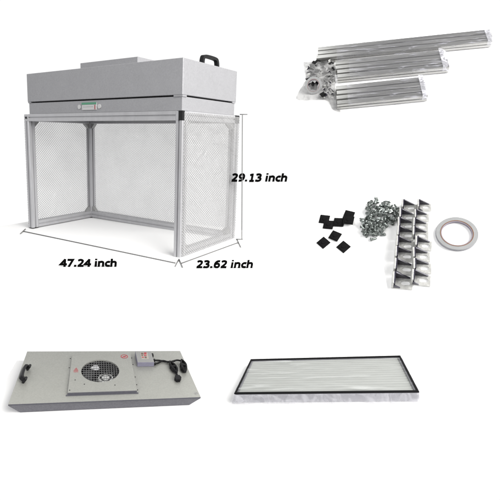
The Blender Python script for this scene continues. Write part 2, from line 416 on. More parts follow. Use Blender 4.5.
# ------------------------------------------------------------------ dimension rods and standing lettering round the bench
def rod(name, segs, label, w=0.0052):
    bm = new_bm()
    for a, b, ww in segs:
        a, b = Vector(a), Vector(b); add_tube(bm, [a, b], ww / 2, 6)
    return tag(build(name, bm, LINE, M=CAB), label, "dimension line", "dimension lines around the bench")
z = .003
rod("dimension_line", [((-.5392, -.305, z), (.638, -.3088, z), .0052), ((-.4869, -.3511, z), (-.5848, -.2633, z), .0048), ((.6716, -.3475, z), (.613, -.2539, z), .0048)],
    "thin grey dimension line running along the bench's long front edge")
rod("dimension_line", [((.665, -.2972, z), (.6818, .1495, z), .0052), ((.613, -.2539, z), (.7079, -.3414, z), .0048), ((.6365, .2044, z), (.7438, .0727, z), .0048)],
    "short grey dimension line along the bench's narrow right end")
rod("dimension_line", [((.6589, .2185, z), (.6613, .22, .6568), .0052), ((.6317, .2016, z), (.6645, .222, z), .0048), ((.6501, .213, .6567), (.6828, .2334, .657), .0048)],
    "upright grey dimension line standing beside the bench's rear right post")
GL = {   # heavy sans glyphs as centre lines: (smooth?, points); advance width
 '4': (.71, [(0, [(.50, .70), (.085, .235), (.675, .235)]), (0, [(.475, 0), (.475, .727)])]),
 '7': (.71, [(0, [(.07, .652), (.575, .652), (.21, -.01)])]),
 '2': (.71, [(1, [(.10, .575), (.22, .635), (.36, .648), (.505, .585), (.515, .47), (.43, .345), (.28, .20), (.13, .078)]), (0, [(.085, .075), (.625, .075)])]),
 '3': (.71, [(1, [(.09, .605), (.22, .645), (.37, .648), (.50, .585), (.49, .46), (.38, .395), (.24, .385)]), (1, [(.25, .378), (.42, .36), (.545, .255), (.51, .13), (.37, .075), (.22, .075), (.07, .118)])]),
 '6': (.71, [(1, [(.60, .630), (.46, .645), (.30, .60), (.18, .47), (.14, .30), (.18, .15), (.33, .072), (.48, .11), (.555, .235), (.50, .365), (.36, .41), (.17, .355)])]),
 '9': (.71, [(1, [(.11, .097), (.25, .082), (.41, .127), (.53, .257), (.57, .427), (.53, .577), (.38, .655), (.23, .617), (.155, .492), (.21, .362), (.35, .317), (.54, .372)])]),
 '1': (.71, [(0, [(.375, 0), (.375, .727)]), (0, [(.14, .575), (.38, .64)]), (0, [(.15, .058), (.60, .058)])]),
 '.': (.36, [(0, [(.17, 0), (.17, .18)])]),
 'i': (.345, [(0, [(.17, 0), (.17, .548)]), (0, [(.17, .625), (.17, .765)])]),
 'n': (.70, [(0, [(.15, 0), (.15, .548)]), (1, [(.15, .37), (.27, .455), (.42, .468), (.53, .40), (.545, .25), (.545, 0)])]),
 'h': (.70, [(0, [(.15, 0), (.15, .765)]), (1, [(.15, .37), (.27, .455), (.42, .468), (.53, .40), (.545, .25), (.545, 0)])]),
 'c': (.59, [(1, [(.545, .425), (.40, .468), (.24, .42), (.155, .275), (.24, .125), (.40, .08), (.545, .12)])]),
 ' ': (.34, [])}
def ribbon(bm, pts, w, z0, z1, place):
    L, Rr = [], []
    P = [Vector(p).to_2d() for p in pts]
    for i, p in enumerate(P):
        a = (P[i] - P[i - 1]).normalized() if i else None; b = (P[i + 1] - P[i]).normalized() if i < len(P) - 1 else None
        a = a or b; b = b or a
        na, nb = Vector((-a.y, a.x)), Vector((-b.y, b.x)); m = (na + nb)
        m = m / max(.35, m.dot(na)) if m.length > 1e-6 else na
        L.append(p + m * w / 2); Rr.append(p - m * w / 2)
    ring = L + Rr[::-1]; n = len(P)
    t = [bm.verts.new(place(q.x, q.y, z1)) for q in ring]; u = [bm.verts.new(place(q.x, q.y, z0)) for q in ring]
    N = len(ring)
    for i in range(n - 1):
        k = (i, i + 1, N - 2 - i, N - 1 - i)
        bm.faces.new([t[q] for q in k]); bm.faces.new([u[q] for q in k][::-1])
    for i in range(N): bm.faces.new((t[i], t[(i + 1) % N], u[(i + 1) % N], u[i]))
def lettering(txt, x, y, z, width, label):
    """letters of black board standing upright, facing the front right of the bench where the reader stands"""
    tot = sum(GL[c][0] for c in txt); q = width / (tot + .12)
    e = Vector((.85, .53, 0)).normalized(); n = Vector((.53, -.85, 0)).normalized()
    bm = new_bm(); cur = 0; lay = 0
    for c in txt:
        for sm, pts in GL[c][1]:
            if sm: pts = [p.to_2d() for p in smooth_curve([(a, b, 0) for a, b in pts], 5)]
            lay += 1
            ribbon(bm, pts, .205 if c != '.' else .21, -.002, .0005 + .00015 * (lay % 3), lambda a, b, d: e * ((cur + 1.09 * a + .20 * b) * q) + Vector((0, 0, b * q * LET_H)) + n * d)
        cur += GL[c][0]
    o = build("dimension_lettering", bm, LETTER, M=CAB @ T(x, y, z))
    return tag(o, label, "lettering", "bench dimension lettering")
LET_H = 1.14
lettering("47.24 inch", .2483, -.6097, 0.001, .2487, "black slanted lettering 47.24 inch in front of the bench's long side")
lettering("23.62 inch", .7569, -.3148, 0.001, .2495, "black slanted lettering 23.62 inch beside the bench's narrow end")
lettering("29.13 inch", .6079, .1867, .3185, .3040, "black slanted lettering 29.13 inch across the upright dimension line")

# ------------------------------------------------------------------ 2. fan filter unit
FW, FD, FH, FI = 0.78, 0.4885, 0.0614, 0.0386
def wf(p): return Vector((p.x - .0765 * p.y, p.y, p.z))
ffu = thing("fan_filter_unit", "flat galvanised fan filter unit with round fan opening and black cord on top", "fan filter unit", FFU)
def fpart(name, bm, m, parent=ffu, smooth=False): return build(name, bm, m, parent, warp=wf, smooth=smooth)
FCX, FCY, FRX, FRY = -0.0405, 0.008, 0.0865, 0.113
def holed(bm, x0, x1, y0, y1, z, n=64, mi=0):
    """rectangle with the elliptical fan hole, as one ring of faces; returns the hole's rim"""
    inn, out = [], []
    angs = sorted([2 * math.pi * i / n for i in range(n)] + [math.atan2(y - FCY, x - FCX) % (2 * math.pi) for x in (x0, x1) for y in (y0, y1)])
    for a in angs:
        c, s = math.cos(a), math.sin(a)
        k = min(((x1 - FCX) / c if c > 1e-9 else (x0 - FCX) / c if c < -1e-9 else 1e9), ((y1 - FCY) / s if s > 1e-9 else (y0 - FCY) / s if s < -1e-9 else 1e9))
        q = 1 / math.hypot(c / FRX, s / FRY)
        inn.append(bm.verts.new((FCX + q * c, FCY + q * s, z))); out.append(bm.verts.new((FCX + k * c, FCY + k * s, z)))
    m = len(angs)
    for i in range(m):
        j = (i + 1) % m; bm.faces.new((inn[i], inn[j], out[j], out[i])).material_index = mi
    return inn, out
bm = new_bm()
hx, hy = FW / 2, FD / 2
inn, out = holed(bm, -hx, hx, -hy, hy, 0)
low = [bm.verts.new((v.co.x, v.co.y, -.006)) for v in out]
m_ = len(out)
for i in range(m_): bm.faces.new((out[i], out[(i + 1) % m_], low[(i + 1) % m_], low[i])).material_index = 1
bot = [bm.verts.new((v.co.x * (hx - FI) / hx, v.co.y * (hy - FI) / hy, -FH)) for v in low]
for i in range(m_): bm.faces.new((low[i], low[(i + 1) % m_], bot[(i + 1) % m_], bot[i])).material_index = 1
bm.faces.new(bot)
body = fpart("body", bm, [FFUM, FFUSHADE])
bm = new_bm(); bev = 0.0015
pz = 0.0105; px0, px1, py0, py1 = -.175, .1125, -.188, .178
pin, pout = holed(bm, px0, px1, py0, py1, pz)
pl = [bm.verts.new((v.co.x, v.co.y, .0004)) for v in pout]
rm = [bm.verts.new((v.co.x, v.co.y, .0015)) for v in pin]
for i in range(len(pout)):
    j = (i + 1) % len(pout)
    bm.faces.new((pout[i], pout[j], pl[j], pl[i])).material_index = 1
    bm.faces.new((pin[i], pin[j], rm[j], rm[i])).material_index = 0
plate = fpart("fan_plate", bm, [FFUM, FFUSHADE])
for (x, y) in ((-.150, -.08), (-.168, -.168), (.118, .085), (.118, -.045), (.118, -.118), (.118, -.165), (-.07, -.19), (.016, -.19), (-.182, .06), (-.182, .16), (.118, .16), (.02, -.135), (-.11, -.12)):
    bm = new_bm(); zb = pz if (-.175 < x < .1125 and y > -.188) else 0.0
    add_lathe(bm, [(.0001, zb + .0022), (.0016, zb + .002), (.0025, zb + .0008), (.0025, zb)], 10, T(x, y, 0)); fpart("screw", bm, BLACK, plate, True)
bm = new_bm()   # short flange across the front of the plate
add_box(bm, px0 - .006, px1 + .006, py0 - .010, py0 - .0005, .0004, .0022); fpart("plate_flange", bm, FFUSHADE, plate)
bm = new_bm()   # fan well
E = Matrix.Diagonal((FRX, FRY, 1, 1))
add_lathe(bm, [(.995, .004), (.995, -.045), (.001, -.045)], 48, T(FCX, FCY, 0) @ E); fpart("fan_well", bm, WELL, plate)
bm = new_bm()
for k in range(11):
    a = 2 * math.pi * k / 11
    pts = [(math.cos(a + s * .5) * (.42 + .5 * s), math.sin(a + s * .5) * (.42 + .5 * s)) for s in (0, .33, .66, 1)]
    for p, q in zip(pts, pts[1:]):
        vs = [bm.verts.new((p[0], p[1], -.038)), bm.verts.new((q[0], q[1], -.038)), bm.verts.new((q[0], q[1], -.012)), bm.verts.new((p[0], p[1], -.012))]
        bm.faces.new(vs)
for v in bm.verts: v.co = T(FCX, FCY, 0) @ E @ v.co
fpart("impeller", bm, BLADE, plate)
bm = new_bm()
MQ = T(-.017, -.042, 0) @ Matrix.Diagonal((1, 1.25, 1, 1))
add_lathe(bm, [(.036, -.044), (.036, -.008), (.033, -.002), (.027, .000), (.026, -.008), (.020, -.008), (.018, .0), (.010, .001), (.0005, .001)], 32, MQ)
motor = fpart("motor", bm, MOTOR, plate)
bm = new_bm(); add_lathe(bm, [(.0262, -.0020), (.0135, -.0020)], 32, MQ); fpart("hub_recess", bm, WELL, motor)
bm = new_bm(); add_prism(bm, [(-.088, .055), (-.070, .088), (-.052, .086), (-.042, .050), (-.060, .036)], -.004, -.002); fpart("motor_label", bm, mat("white_label_paper", (0.8, 0.8, 0.82), 0.5), plate)
bm = new_bm()   # wire grille
wr = .00075
def clip(a): return math.sqrt(max(0, 1 - a * a))
nx, ny = 15, 11
for k in range(1, nx):
    a = -1 + 2 * k / nx; L = clip(a) * FRY * 1.03; x = FCX + a * FRX
    add_box(bm, x - wr, x + wr, FCY - L, FCY + L, .0024, .0044)
for k in range(1, ny):
    a = -1 + 2 * k / ny; L = clip(a) * FRX * 1.03; y = FCY + a * FRY
    add_box(bm, FCX - L, FCX + L, y - wr * 1.2, y + wr * 1.2, .0048, .0068)
fpart("fan_grille", bm, WIRE, plate)
# warning marks
bm = new_bm(); zz = pz + .0006
def ring(bm, cx, cy, r0, r1, n, z, sy=1.0, rot=0.0):
    a = [bm.verts.new((cx + r0 * math.cos(rot + 2 * math.pi * i / n), cy + sy * r0 * math.sin(rot + 2 * math.pi * i / n), z)) for i in range(n)]
    b = [bm.verts.new((cx + r1 * math.cos(rot + 2 * math.pi * i / n), cy + sy * r1 * math.sin(rot + 2 * math.pi * i / n), z)) for i in range(n)]
    for i in range(n): bm.faces.new((a[i], a[(i + 1) % n], b[(i + 1) % n], b[i]))
ring(bm, -.150, .018, .0085, .0125, 3, zz, 1.7, math.pi / 2)
add_box(bm, -.1515, -.1485, .010, .024, zz - .0004, zz + .0003)
add_box(bm, -.160, -.140, -.004, -.001, zz - .0004, zz + .0003)
o = fpart("warning_sticker", bm, RED, plate); o["label"] = "small red triangular warning sticker"
bm = new_bm(); ring(bm, .0795, .157, .0145, .0182, 28, zz, 1.25)
add_box(bm, -.014, .014, -.0016, .0016, zz - .0004, zz + .0003, M=T(.0795, .157, 0) @ RZ(.75))
add_box(bm, -.006, .006, -.008, .004, zz - .0008, zz - .0002, M=T(.0795, .157, 0))
o = fpart("warning_sticker", bm, RED, plate); o["label"] = "round red prohibition sticker"
# carrying handle at the left end
bm = handle_bm(.118, .024, .018, .011)
for v in bm.verts: v.co = T(-.352, -.012, .009) @ RY(-1.0) @ v.co
fpart("handle", bm, BLACK)
# control box, label, switch
bx0, bx1, by0, by1, bz = .137, .220, .060, .192, .024
bm = new_bm(); add_box(bm, bx0, bx1, by0, by1, .0004, bz, .0012)
bmesh.ops.recalc_face_normals(bm, faces=bm.faces)
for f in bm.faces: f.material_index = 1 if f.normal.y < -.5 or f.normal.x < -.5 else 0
cbox = fpart("control_box", bm, [BOXM, BOXSHADE])
bm = new_bm(); add_box(bm, .160, .198, .098, .176, bz - .0003, bz + .0006); lab = fpart("box_label", bm, mat("tan_label", (0.40, 0.37, 0.33), 0.6), cbox)
bm = new_bm()
for (a, b, c, d) in ((.164, .176, .150, .170), (.164, .172, .132, .145), (.178, .188, .106, .126)): add_box(bm, a, b, c, d, bz + .0003, bz + .0011)
fpart("label_symbol", bm, INK, lab)
bm = new_bm()
for (a, b, c, d) in ((.179, .192, .154, .169), (.177, .190, .134, .147), (.181, .194, .166, .173), (.164, .174, .112, .122)): add_box(bm, a, b, c, d, bz + .0003, bz + .0012)
fpart("label_symbol", bm, RED, lab)
bm = new_bm(); add_box(bm, bx1 + .0005, bx1 + .009, .150, .172, .006, .022, .001); fpart("rocker_switch", bm, BLACK, cbox)
bm = new_bm()
add_box(bm, bx1 + .0005, bx1 + .012, .100, .116, .005, .017, .001); add_box(bm, bx1 + .0005, bx1 + .012, .066, .080, .004, .014, .001)
fpart("cable_gland", bm, BLACK, cbox)
# power cord: two leads running to a tied coil with a plug
bm = new_bm()
c1 = smooth_curve([(bx1 + .01, .108, .011), (.248, .118, .006), (.272, .112, .005), (.300, .100, .006), (.335, .104, .008)], 6)
c2 = smooth_curve([(bx1 + .01, .073, .009), (.245, .086, .006), (.272, .108, .0085), (.298, .095, .006)], 6)
add_tube(bm, c1, .0046, 8); add_tube(bm, c2, .0042, 8)
def coil(cx, cy, L, wdt, turns, rot, r):
    pts = []
    n = 16 * turns
    for i in range(n + 1):
        a = 2 * math.pi * i / 16; k = 1 - .25 * math.sin(i * .37)
        pts.append(RZ(rot) @ Vector((k * wdt * math.cos(a), L * math.sin(a) * (1 - .06 * (i % 3)), .006 + .012 * i / n + .003 * math.sin(i * 1.3))) + Vector((cx, cy, 0)))
    return pts
add_tube(bm, coil(.312, .028, .056, .011, 5, .10, .0042), .0046, 7)
add_tube(bm, coil(.366, .040, .062, .012, 5, -.10, .0042), .0046, 7)
add_tube(bm, smooth_curve([(.300, .096, .006), (.310, .085, .014), (.318, .05, .018)], 5), .0046, 8)
add_tube(bm, smooth_curve([(.318, .095, .010), (.345, .105, .012), (.362, .090, .016)], 5), .0046, 8)
add_tube(bm, smooth_curve([(.315, -.02, .010), (.319, -.045, .006), (.316, -.066, .006)], 5), .0050, 8)
for cxx, cyy in ((.312, .028), (.366, .040)): add_box(bm, cxx - .017, cxx + .017, cyy - .006, cyy + .006, .001, .022, .004)
add_box(bm, .301, .326, .0, .052, .001, .014, .004); add_box(bm, .354, .379, .0, .075, .001, .014, .004)
cord = fpart("power_cord", bm, RUBBER)
bm = new_bm(); add_prism(bm, [(.305, -.064), (.326, -.062), (.332, -.084), (.322, -.104), (.304, -.106), (.298, -.086)], .0015, .016)
add_box(bm, .306, .309, -.118, -.105, .006, .008); add_box(bm, .316, .319, -.117, -.104, .006, .008)
fpart("plug", bm, RUBBER, cord)
bm = new_bm(); ring(bm, .376, -.212, .007, .0095, 6, .0006, 1.2); add_cyl(bm, .003, 0, .0015, 10, T(.376, -.212, 0)); fpart("maker_stamp", bm, CORNER)

# ------------------------------------------------------------------ 3. panel filter in its plastic sleeve
LW, LD, LH = 0.78, 0.4112, 0.041
def wl(p): return Vector((p.x + .0244 * p.y, p.y, p.z))
fil = thing("panel_filter", "flat rectangular pleated air filter with black edging wrapped in clear plastic", "air filter", FIL)
def lpart(name, bm, m, parent=fil, smooth=False): return build(name, bm, m, parent, warp=wl, smooth=smooth)
hx, hy = LW / 2, LD / 2; fw = .0072; gy = .0115
bm = new_bm()
add_box(bm, -hx, hx, -hy, -hy + .014, -LH, -.004); add_box(bm, -hx, hx, hy - .014, hy, -LH, -.004)
add_box(bm, -hx, -hx + .014, -hy + .014, hy - .014, -LH, -.004); add_box(bm, hx - .014, hx, -hy + .014, hy - .014, -LH, -.004)
fr = lpart("frame", bm, FSIDE)
bm = new_bm(); e = .0006
add_box(bm, -hx - e, hx + e, -hy - e, -hy + gy, -.0038, .002, .001); add_box(bm, -hx - e, hx + e, hy - gy, hy + e, -.0038, .002, .001)
add_box(bm, -hx - e, -hx + fw, -hy + gy, hy - gy, -.0038, .0019, .001); add_box(bm, hx - fw, hx + e, -hy + gy, hy - gy, -.0038, .0019, .001)
lpart("gasket", bm, FRAME, fr)
bm = new_bm()   # pleats run along the width
nP = 15; prev = None
for k in range(nP * 2 + 1):
    y = -hy + .014 + (LD - .028) * k / (nP * 2); zz = -.008 - (.002 if k % 2 else 0)
    row = [bm.verts.new((x, y, zz)) for x in (-hx + .014, hx - .014)]
    if prev: bm.faces.new((prev[0], prev[1], row[1], row[0]))
    prev = row
lpart("filter_media", bm, MEDIA)
rng = random.Random(3)
def wob(x, y, s=1.0):
    return s * (math.sin(x * 23 + y * 7) * .5 + math.sin(x * 51 - y * 33 + 1.3) * .3 + math.sin(x * 11 + y * 83) * .35)
bm = new_bm(); NX, NY = 90, 50; grid = []
for j in range(NY + 1):
    row = []
    for i in range(NX + 1):
        x = -hx + .010 + (LW - .020) * i / NX; y = -hy + .016 + (LD - .052) * j / NY
        edge = min(i, NX - i, j, NY - j) / 4
        row.append(bm.verts.new((x, y, .0034 + .0015 * abs(wob(x, y * .3)) * min(1, edge))))
    grid.append(row)
for j in range(NY):
    for i in range(NX): bm.faces.new((grid[j][i], grid[j][i + 1], grid[j + 1][i + 1], grid[j + 1][i]))
wrap = lpart("plastic_sleeve", bm, FWRAP, smooth=True)
bm = new_bm()   # the loose skirt of the sleeve hanging round the sides
per = []
Nn = 60
for i in range(Nn): per.append((-hx + LW * i / Nn, -hy, 0, -1))
for i in range(26): per.append((hx, -hy + LD * i / 26, 1, 0))
for i in range(Nn): per.append((hx - LW * i / Nn, hy, 0, 1))
for i in range(26): per.append((-hx, hy - LD * i / 26, -1, 0))
rows = []
for k, (oz, of) in enumerate(((-.005, .002), (-.012, .006), (-.022, .008), (-.033, .010), (-.0405, .015))):
    row = []
    for q, (x, y, ax, ay) in enumerate(per):
        f = of * (1 + .16 * math.sin(q * .9 + k) * (k > 0) + .16 * math.sin(q * .37 + 2 * k))
        if ax > 0: f *= 1.6
        if ay > 0: f *= .5
        cxn = -1 if x < -hx + .02 and y < 0 else 0
        row.append(bm.verts.new((x + ax * f + cxn * of * .35, y + ay * f, oz + .0016 * math.sin(q * 1.7) * (0 < k < 4))))
    rows.append(row)
n_ = len(per)
for a, b in zip(rows, rows[1:]):
    for q in range(n_): bm.faces.new((a[q], a[(q + 1) % n_], b[(q + 1) % n_], b[q]))
lpart("sleeve_skirt", bm, FWRAPS, wrap, smooth=True)
bm = new_bm()   # folded ear of film at the near left corner
pts = [(-hx - .002, -hy - .003, 0), (-hx - .012, -hy - .010, -.020), (-hx - .018, -hy - .022, -.0405), (-hx + .022, -hy - .016, -.039), (-hx + .045, -hy - .009, -.030), (-hx + .03, -hy - .006, -.012)]
vs = [bm.verts.new(p) for p in pts]; c = bm.verts.new((-hx + .006, -hy - .017, -.024))
for i in range(6): bm.faces.new((vs[i], vs[(i + 1) % 6], c))
lpart("sleeve_ear", bm, FWRAPS, wrap)

# ------------------------------------------------------------------ 4. wrapped bundles of aluminium profile
RW = 0.0496
hh_ = RW / 2 - .0042
RP = []
for k_ in range(4):
    a_ = k_ * math.pi / 2
    for x_, y_ in [(-hh_ + .0035, -hh_), (-.004, -hh_), (-.004, -hh_ + .004), (.004, -hh_ + .004), (.004, -hh_), (hh_ - .0035, -hh_), (hh_ - .001, -hh_ + .001)]:
        if k_ % 2 and abs(x_) < .005: continue
        RP.append((x_ * math.cos(a_) - y_ * math.sin(a_), x_ * math.sin(a_) + y_ * math.cos(a_)))
def bundle(x0, y0, yaw, L, n, label, seed):
    M = BUN @ T(x0, y0, 0) @ RZ(yaw)
    b = thing("profile_bundle", label, "metal profiles", M @ T(L / 2, n * RW / 2, -RW), "wrapped bundles of aluminium profile")
    off = Vector((-L / 2, -n * RW / 2, RW)); rr = random.Random(seed)
    for k in range(n):
        bm = new_bm(); d = rr.uniform(-.006, .006)
        add_prism(bm, RP, d, L + d, T(*off) @ T(0, (k + .5) * RW, -RW / 2) @ RY(math.pi / 2))
        build("profile_bar", bm, ROD, b)
    # shrink film: a loose skin round the bars, crumpled past the right end
    bm = new_bm(); NXX = int(L / .016); ring_n = 28; rings = []
    D = n * RW; hw, hz_ = D / 2 + .003, RW / 2 + .002
    xs = [L * .12 + (L * .88 + .022) * i / NXX for i in range(NXX + 1)]
    for i, x in enumerate(xs):
        close = max(0, (x - L - .002) / .02); row = []
        for q in range(ring_n):
            a = 2 * math.pi * q / ring_n; ca, sa = math.cos(a), math.sin(a)
            k = 1 / max(abs(ca), abs(sa)) * (.93 + .07 * max(abs(ca), abs(sa)))
            jit = 1 + .018 * rr.uniform(-1, 1)
            yy = max(-1, min(1, ca * k)) * hw * (1 - .16 * close) * jit; zz = max(-1, min(1, sa * k)) * hz_ * (1 - .35 * close)
            if abs(sa) > .7: zz += (.0010 * rr.uniform(0, 1)) * (1 if sa > 0 else 0)
            row.append(bm.verts.new(Vector((x, D / 2 + yy, -RW / 2 + max(zz, -hz_ + .001))) + off))
        rings.append(row)
    for a, c in zip(rings, rings[1:]):
        for q in range(ring_n): bm.faces.new((a[q], a[(q + 1) % ring_n], c[(q + 1) % ring_n], c[q]))
    bm.faces.new(rings[-1])
    w = build("shrink_wrap", bm, WRAP, b, smooth=True)
    bm = new_bm()   # crumpled tail of the film
    tail = []
    for i, x in enumerate((L - .035, L - .015, L + .004, L + .020)):
        row = []
        for q in range(22):
            u = q / 21; yy = -.006 + (D + .008) * u
            row.append(bm.verts.new(Vector((x + rr.uniform(-.006, .006) * (i > 0), yy * (1 - .03 * i) + .004 * i, (.0045 + rr.uniform(0, .003)) * (1 if i < 2 else 0) - (.006 if i == 2 else .030 if i == 3 else 0) - (.03 if q == 0 else 0))) + off))
        tail.append(row)
    for a, c in zip(tail, tail[1:]):
        for q in range(21): bm.faces.new((a[q], a[q + 1], c[q + 1], c[q]))
    build("wrap_tail", bm, WRAPE, w)
    return b
bundle(-.1304, .2455, -.014, 1.1389, 3, "longest bundle of silver aluminium bars in clear film, at the rear", 1)
bundle(0, 0, 0, .70, 4, "mid length bundle of silver aluminium bars between the long and short ones", 2)
bundle(.0002, -.2742, .0203, .5437, 4, "shortest bundle of silver aluminium bars in clear film, nearest the viewer", 4)

# ------------------------------------------------------------------ 5. clear bag of small parts beside the bars
zb = -.0495
bagout = [(-.2327, .2945), (-.12, .285), (-.0126, .2573), (-.010, .10), (-.006, -.05), (.0, -.20), (.020, -.29), (-.03, -.262), (-.0652, -.1641), (-.16, -.150), (-.2688, -.1237), (-.245, -.02), (-.2116, .078), (-.222, .19)]
bag = thing("parts_bag", "flat clear plastic bag of small fittings beside the bar ends", "plastic bag", BUN @ T(-.12, .05, zb))
bm = new_bm()
cx0, cy0 = -.115, .06
for side in (0, 1):
    rings = []
    for s in (1, .93, .8, .6, .4, .2):
        row = []
        for i, (x, y) in enumerate(smooth_curve([(a, b, 0) for a, b in bagout + bagout[:1]], 5)[:-1] and [(p.x, p.y) for p in smooth_curve([(a, b, 0) for a, b in bagout + bagout[:1]], 5)[:-1]]):
            hgt = (.030 * (1 - s * s) ** .5 if s < 1 else 0) * (1 + .22 * math.sin(i * 1.9 + s * 7)) if side == 0 else 0
            row.append(bm.verts.new((x * s + cx0 * (1 - s) + .12, y * s + cy0 * (1 - s) - .05, .002 + hgt * 1.25 + (.0 if side == 0 else -.0015))))
        rings.append(row)
    for a, b in zip(rings, rings[1:]):
        for q in range(len(a)): bm.faces.new((a[q], a[(q + 1) % len(a)], b[(q + 1) % len(a)], b[q]))
    bm.faces.new(rings[-1])
build("bag_film", bm, BAGM, bag, smooth=True)
def tape_roll(M, R1, R0, hgt, label, group=None):
    tr = thing("tape_roll", label, "tape roll", M, group)
    bm = new_bm(); add_lathe(bm, [(R0 + .0035 * R1 / .043, 0), (R1 - .0006, 0), (R1, .0006), (R1, hgt - .0006), (R1 - .0006, hgt), (R0 + .0035 * R1 / .043, hgt)], 72, closed=True)
    bm.normal_update()
    for f in bm.faces:
        c = f.calc_center_median()
        if abs(math.hypot(c.x, c.y) - R1) < .0002: f.material_index = 1
    build("tape", bm, [TAPEM, TAPES], tr, smooth=False)
    bm = new_bm(); q = R1 / .043
    add_lathe(bm, [(R0 + .0018 * q, -.0002), (R0 + .0034 * q, -.0002), (R0 + .0034 * q, hgt + .0003), (R0 + .0018 * q, hgt + .0003)], 72, closed=True)
    co = build("core", bm, CORE, tr)
    bm = new_bm(); add_lathe(bm, [(R0, .0004), (R0 + .0017 * q, .0004), (R0 + .0017 * q, hgt - .0003), (R0, hgt - .0003)], 72, closed=True)
    build("core_lining", bm, CORER, co)
    return tr
tape_roll(BUN @ T(-.155, -.030, zb + .004) @ T(0, -.01, .03) @ RX(.85) @ T(0, 0, -.016), .055, .036, .034, "white tape roll standing out inside the clear parts bag")

def cap_bm(s=.0245, hub=True):
    bm = new_bm(); add_box(bm, -s / 2, s / 2, -s / 2, s / 2, 0, .0022, .0007)
    add_box(bm, -s * .36, s * .36, -s * .36, s * .36, .0022, .0029, .0002)
    add_cyl(bm, s * .17, .0029, .0040, 16)
    return bm
def bracket_mesh():
    s = .0265; th = .0028; me_bm = new_bm()
    # base plate with a slot along x, made of strips round the slot
    x0, x1, y0, y1 = 0, s, -s * .36, s * .36
    sx0, sx1, sy = s * .38, s * .88, s * .13
    n = 8
    hole = [(sx1 + -sy + sy * math.cos(a), sy * math.sin(a)) for a in [-math.pi / 2 + math.pi * i / n for i in range(n + 1)]]
    hole += [(sx0 + sy - sy * math.cos(a), -sy * math.sin(a)) for a in [-math.pi / 2 + math.pi * i / n for i in range(n + 1)]]
    c = ((sx0 + sx1) / 2, 0); outp = []
    for (x, y) in hole:
        dx, dy = x - c[0], y - c[1]
        k = min((x1 - c[0]) / dx if dx > 1e-9 else (x0 - c[0]) / dx if dx < -1e-9 else 1e9, (y1 - c[1]) / dy if dy > 1e-9 else (y0 - c[1]) / dy if dy < -1e-9 else 1e9)
        outp.append((c[0] + dx * k, c[1] + dy * k))
    # pull the samples nearest the plate's corners onto the corners
    for cn in ((x0, y0), (x1, y0), (x1, y1), (x0, y1)):
        i = min(range(len(outp)), key=lambda j: (outp[j][0] - cn[0]) ** 2 + (outp[j][1] - cn[1]) ** 2); outp[i] = cn
    m = len(hole)
    tv = [me_bm.verts.new((x, y, th)) for x, y in hole]; to = [me_bm.verts.new((x, y, th)) for x, y in outp]
    bv = [me_bm.verts.new((x, y, 0)) for x, y in hole]; bo = [me_bm.verts.new((x, y, 0)) for x, y in outp]
    for i in range(m):
        j = (i + 1) % m
        me_bm.faces.new((tv[i], tv[j], to[j], to[i])); me_bm.faces.new((bv[i], bv[j], bo[j], bo[i]))
        me_bm.faces.new((to[i], to[j], bo[j], bo[i])); me_bm.faces.new((tv[i], tv[j], bv[j], bv[i]))
    add_box(me_bm, -.0028, 0, y0, y1, 0, s * .78, .0004)             # standing leg
    return me_bm, s, th, y0, y1
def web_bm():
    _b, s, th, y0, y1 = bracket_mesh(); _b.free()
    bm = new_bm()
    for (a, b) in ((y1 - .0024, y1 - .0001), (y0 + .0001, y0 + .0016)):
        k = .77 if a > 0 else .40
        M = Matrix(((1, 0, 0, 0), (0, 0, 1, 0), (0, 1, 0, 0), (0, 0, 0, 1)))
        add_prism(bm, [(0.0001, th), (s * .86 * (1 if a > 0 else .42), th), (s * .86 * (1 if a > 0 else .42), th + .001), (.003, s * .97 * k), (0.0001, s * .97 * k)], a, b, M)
    add_box(bm, .0001, .0022, y0 + .0018, y1 - .0026, th, s * .74)   # inner face of the standing leg, its shade painted as a dark slab
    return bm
BR_me = None
def place_copy(parts, name, M, label, cat, group):
    """first call builds the prototype, later ones copy the thing and each part"""
    if 'root' not in parts:
        root = bpy.data.objects.new(name, parts['mesh']); COL.objects.link(root)
        parts['root'] = root; kids = []
        for kn, km in parts.get('kids', ()):
            k = bpy.data.objects.new(kn, km); COL.objects.link(k); k.parent = root; kids.append(k)
        parts['kidobj'] = kids; o = root
    else:
        o = parts['root'].copy(); COL.objects.link(o)
        for k in parts['kidobj']:
            c = k.copy(); COL.objects.link(c); c.parent = o; c.matrix_parent_inverse = Matrix()
    o.matrix_world = M; tag(o, label, cat, group); return o
def mesh_of(bm, mats, name):
    bmesh.ops.recalc_face_normals(bm, faces=bm.faces); me = bpy.data.meshes.new(name); bm.to_mesh(me); bm.free()
    for m in mats: me.materials.append(m)
    return me
bb, *_ = bracket_mesh()
BRK = {'mesh': mesh_of(bb, [CAST], "angle_bracket"), 'kids': [("gusset_web", mesh_of(web_bm(), [WEBSHADE], "gusset_web"))]}
ordw = ["topmost", "second from the top", "third from the top", "fourth from the top", "fourth from the bottom", "third from the bottom", "second from the bottom", "bottom-most"]
LC = [(.050, .0801), (.0409, .0536), (.0343, .0304), (.029, .0053), (.0229, -.0217), (.0169, -.0483), (.0104, -.0801), (.002, -.1123)]
RC = [(.0834, .076), (.0722, .0484), (.0651, .0239), (.0604, .0009), (.0613, -.0266), (.0515, -.0536), (.0479, -.0819), (.0401, -.1101)]
rr = random.Random(11)
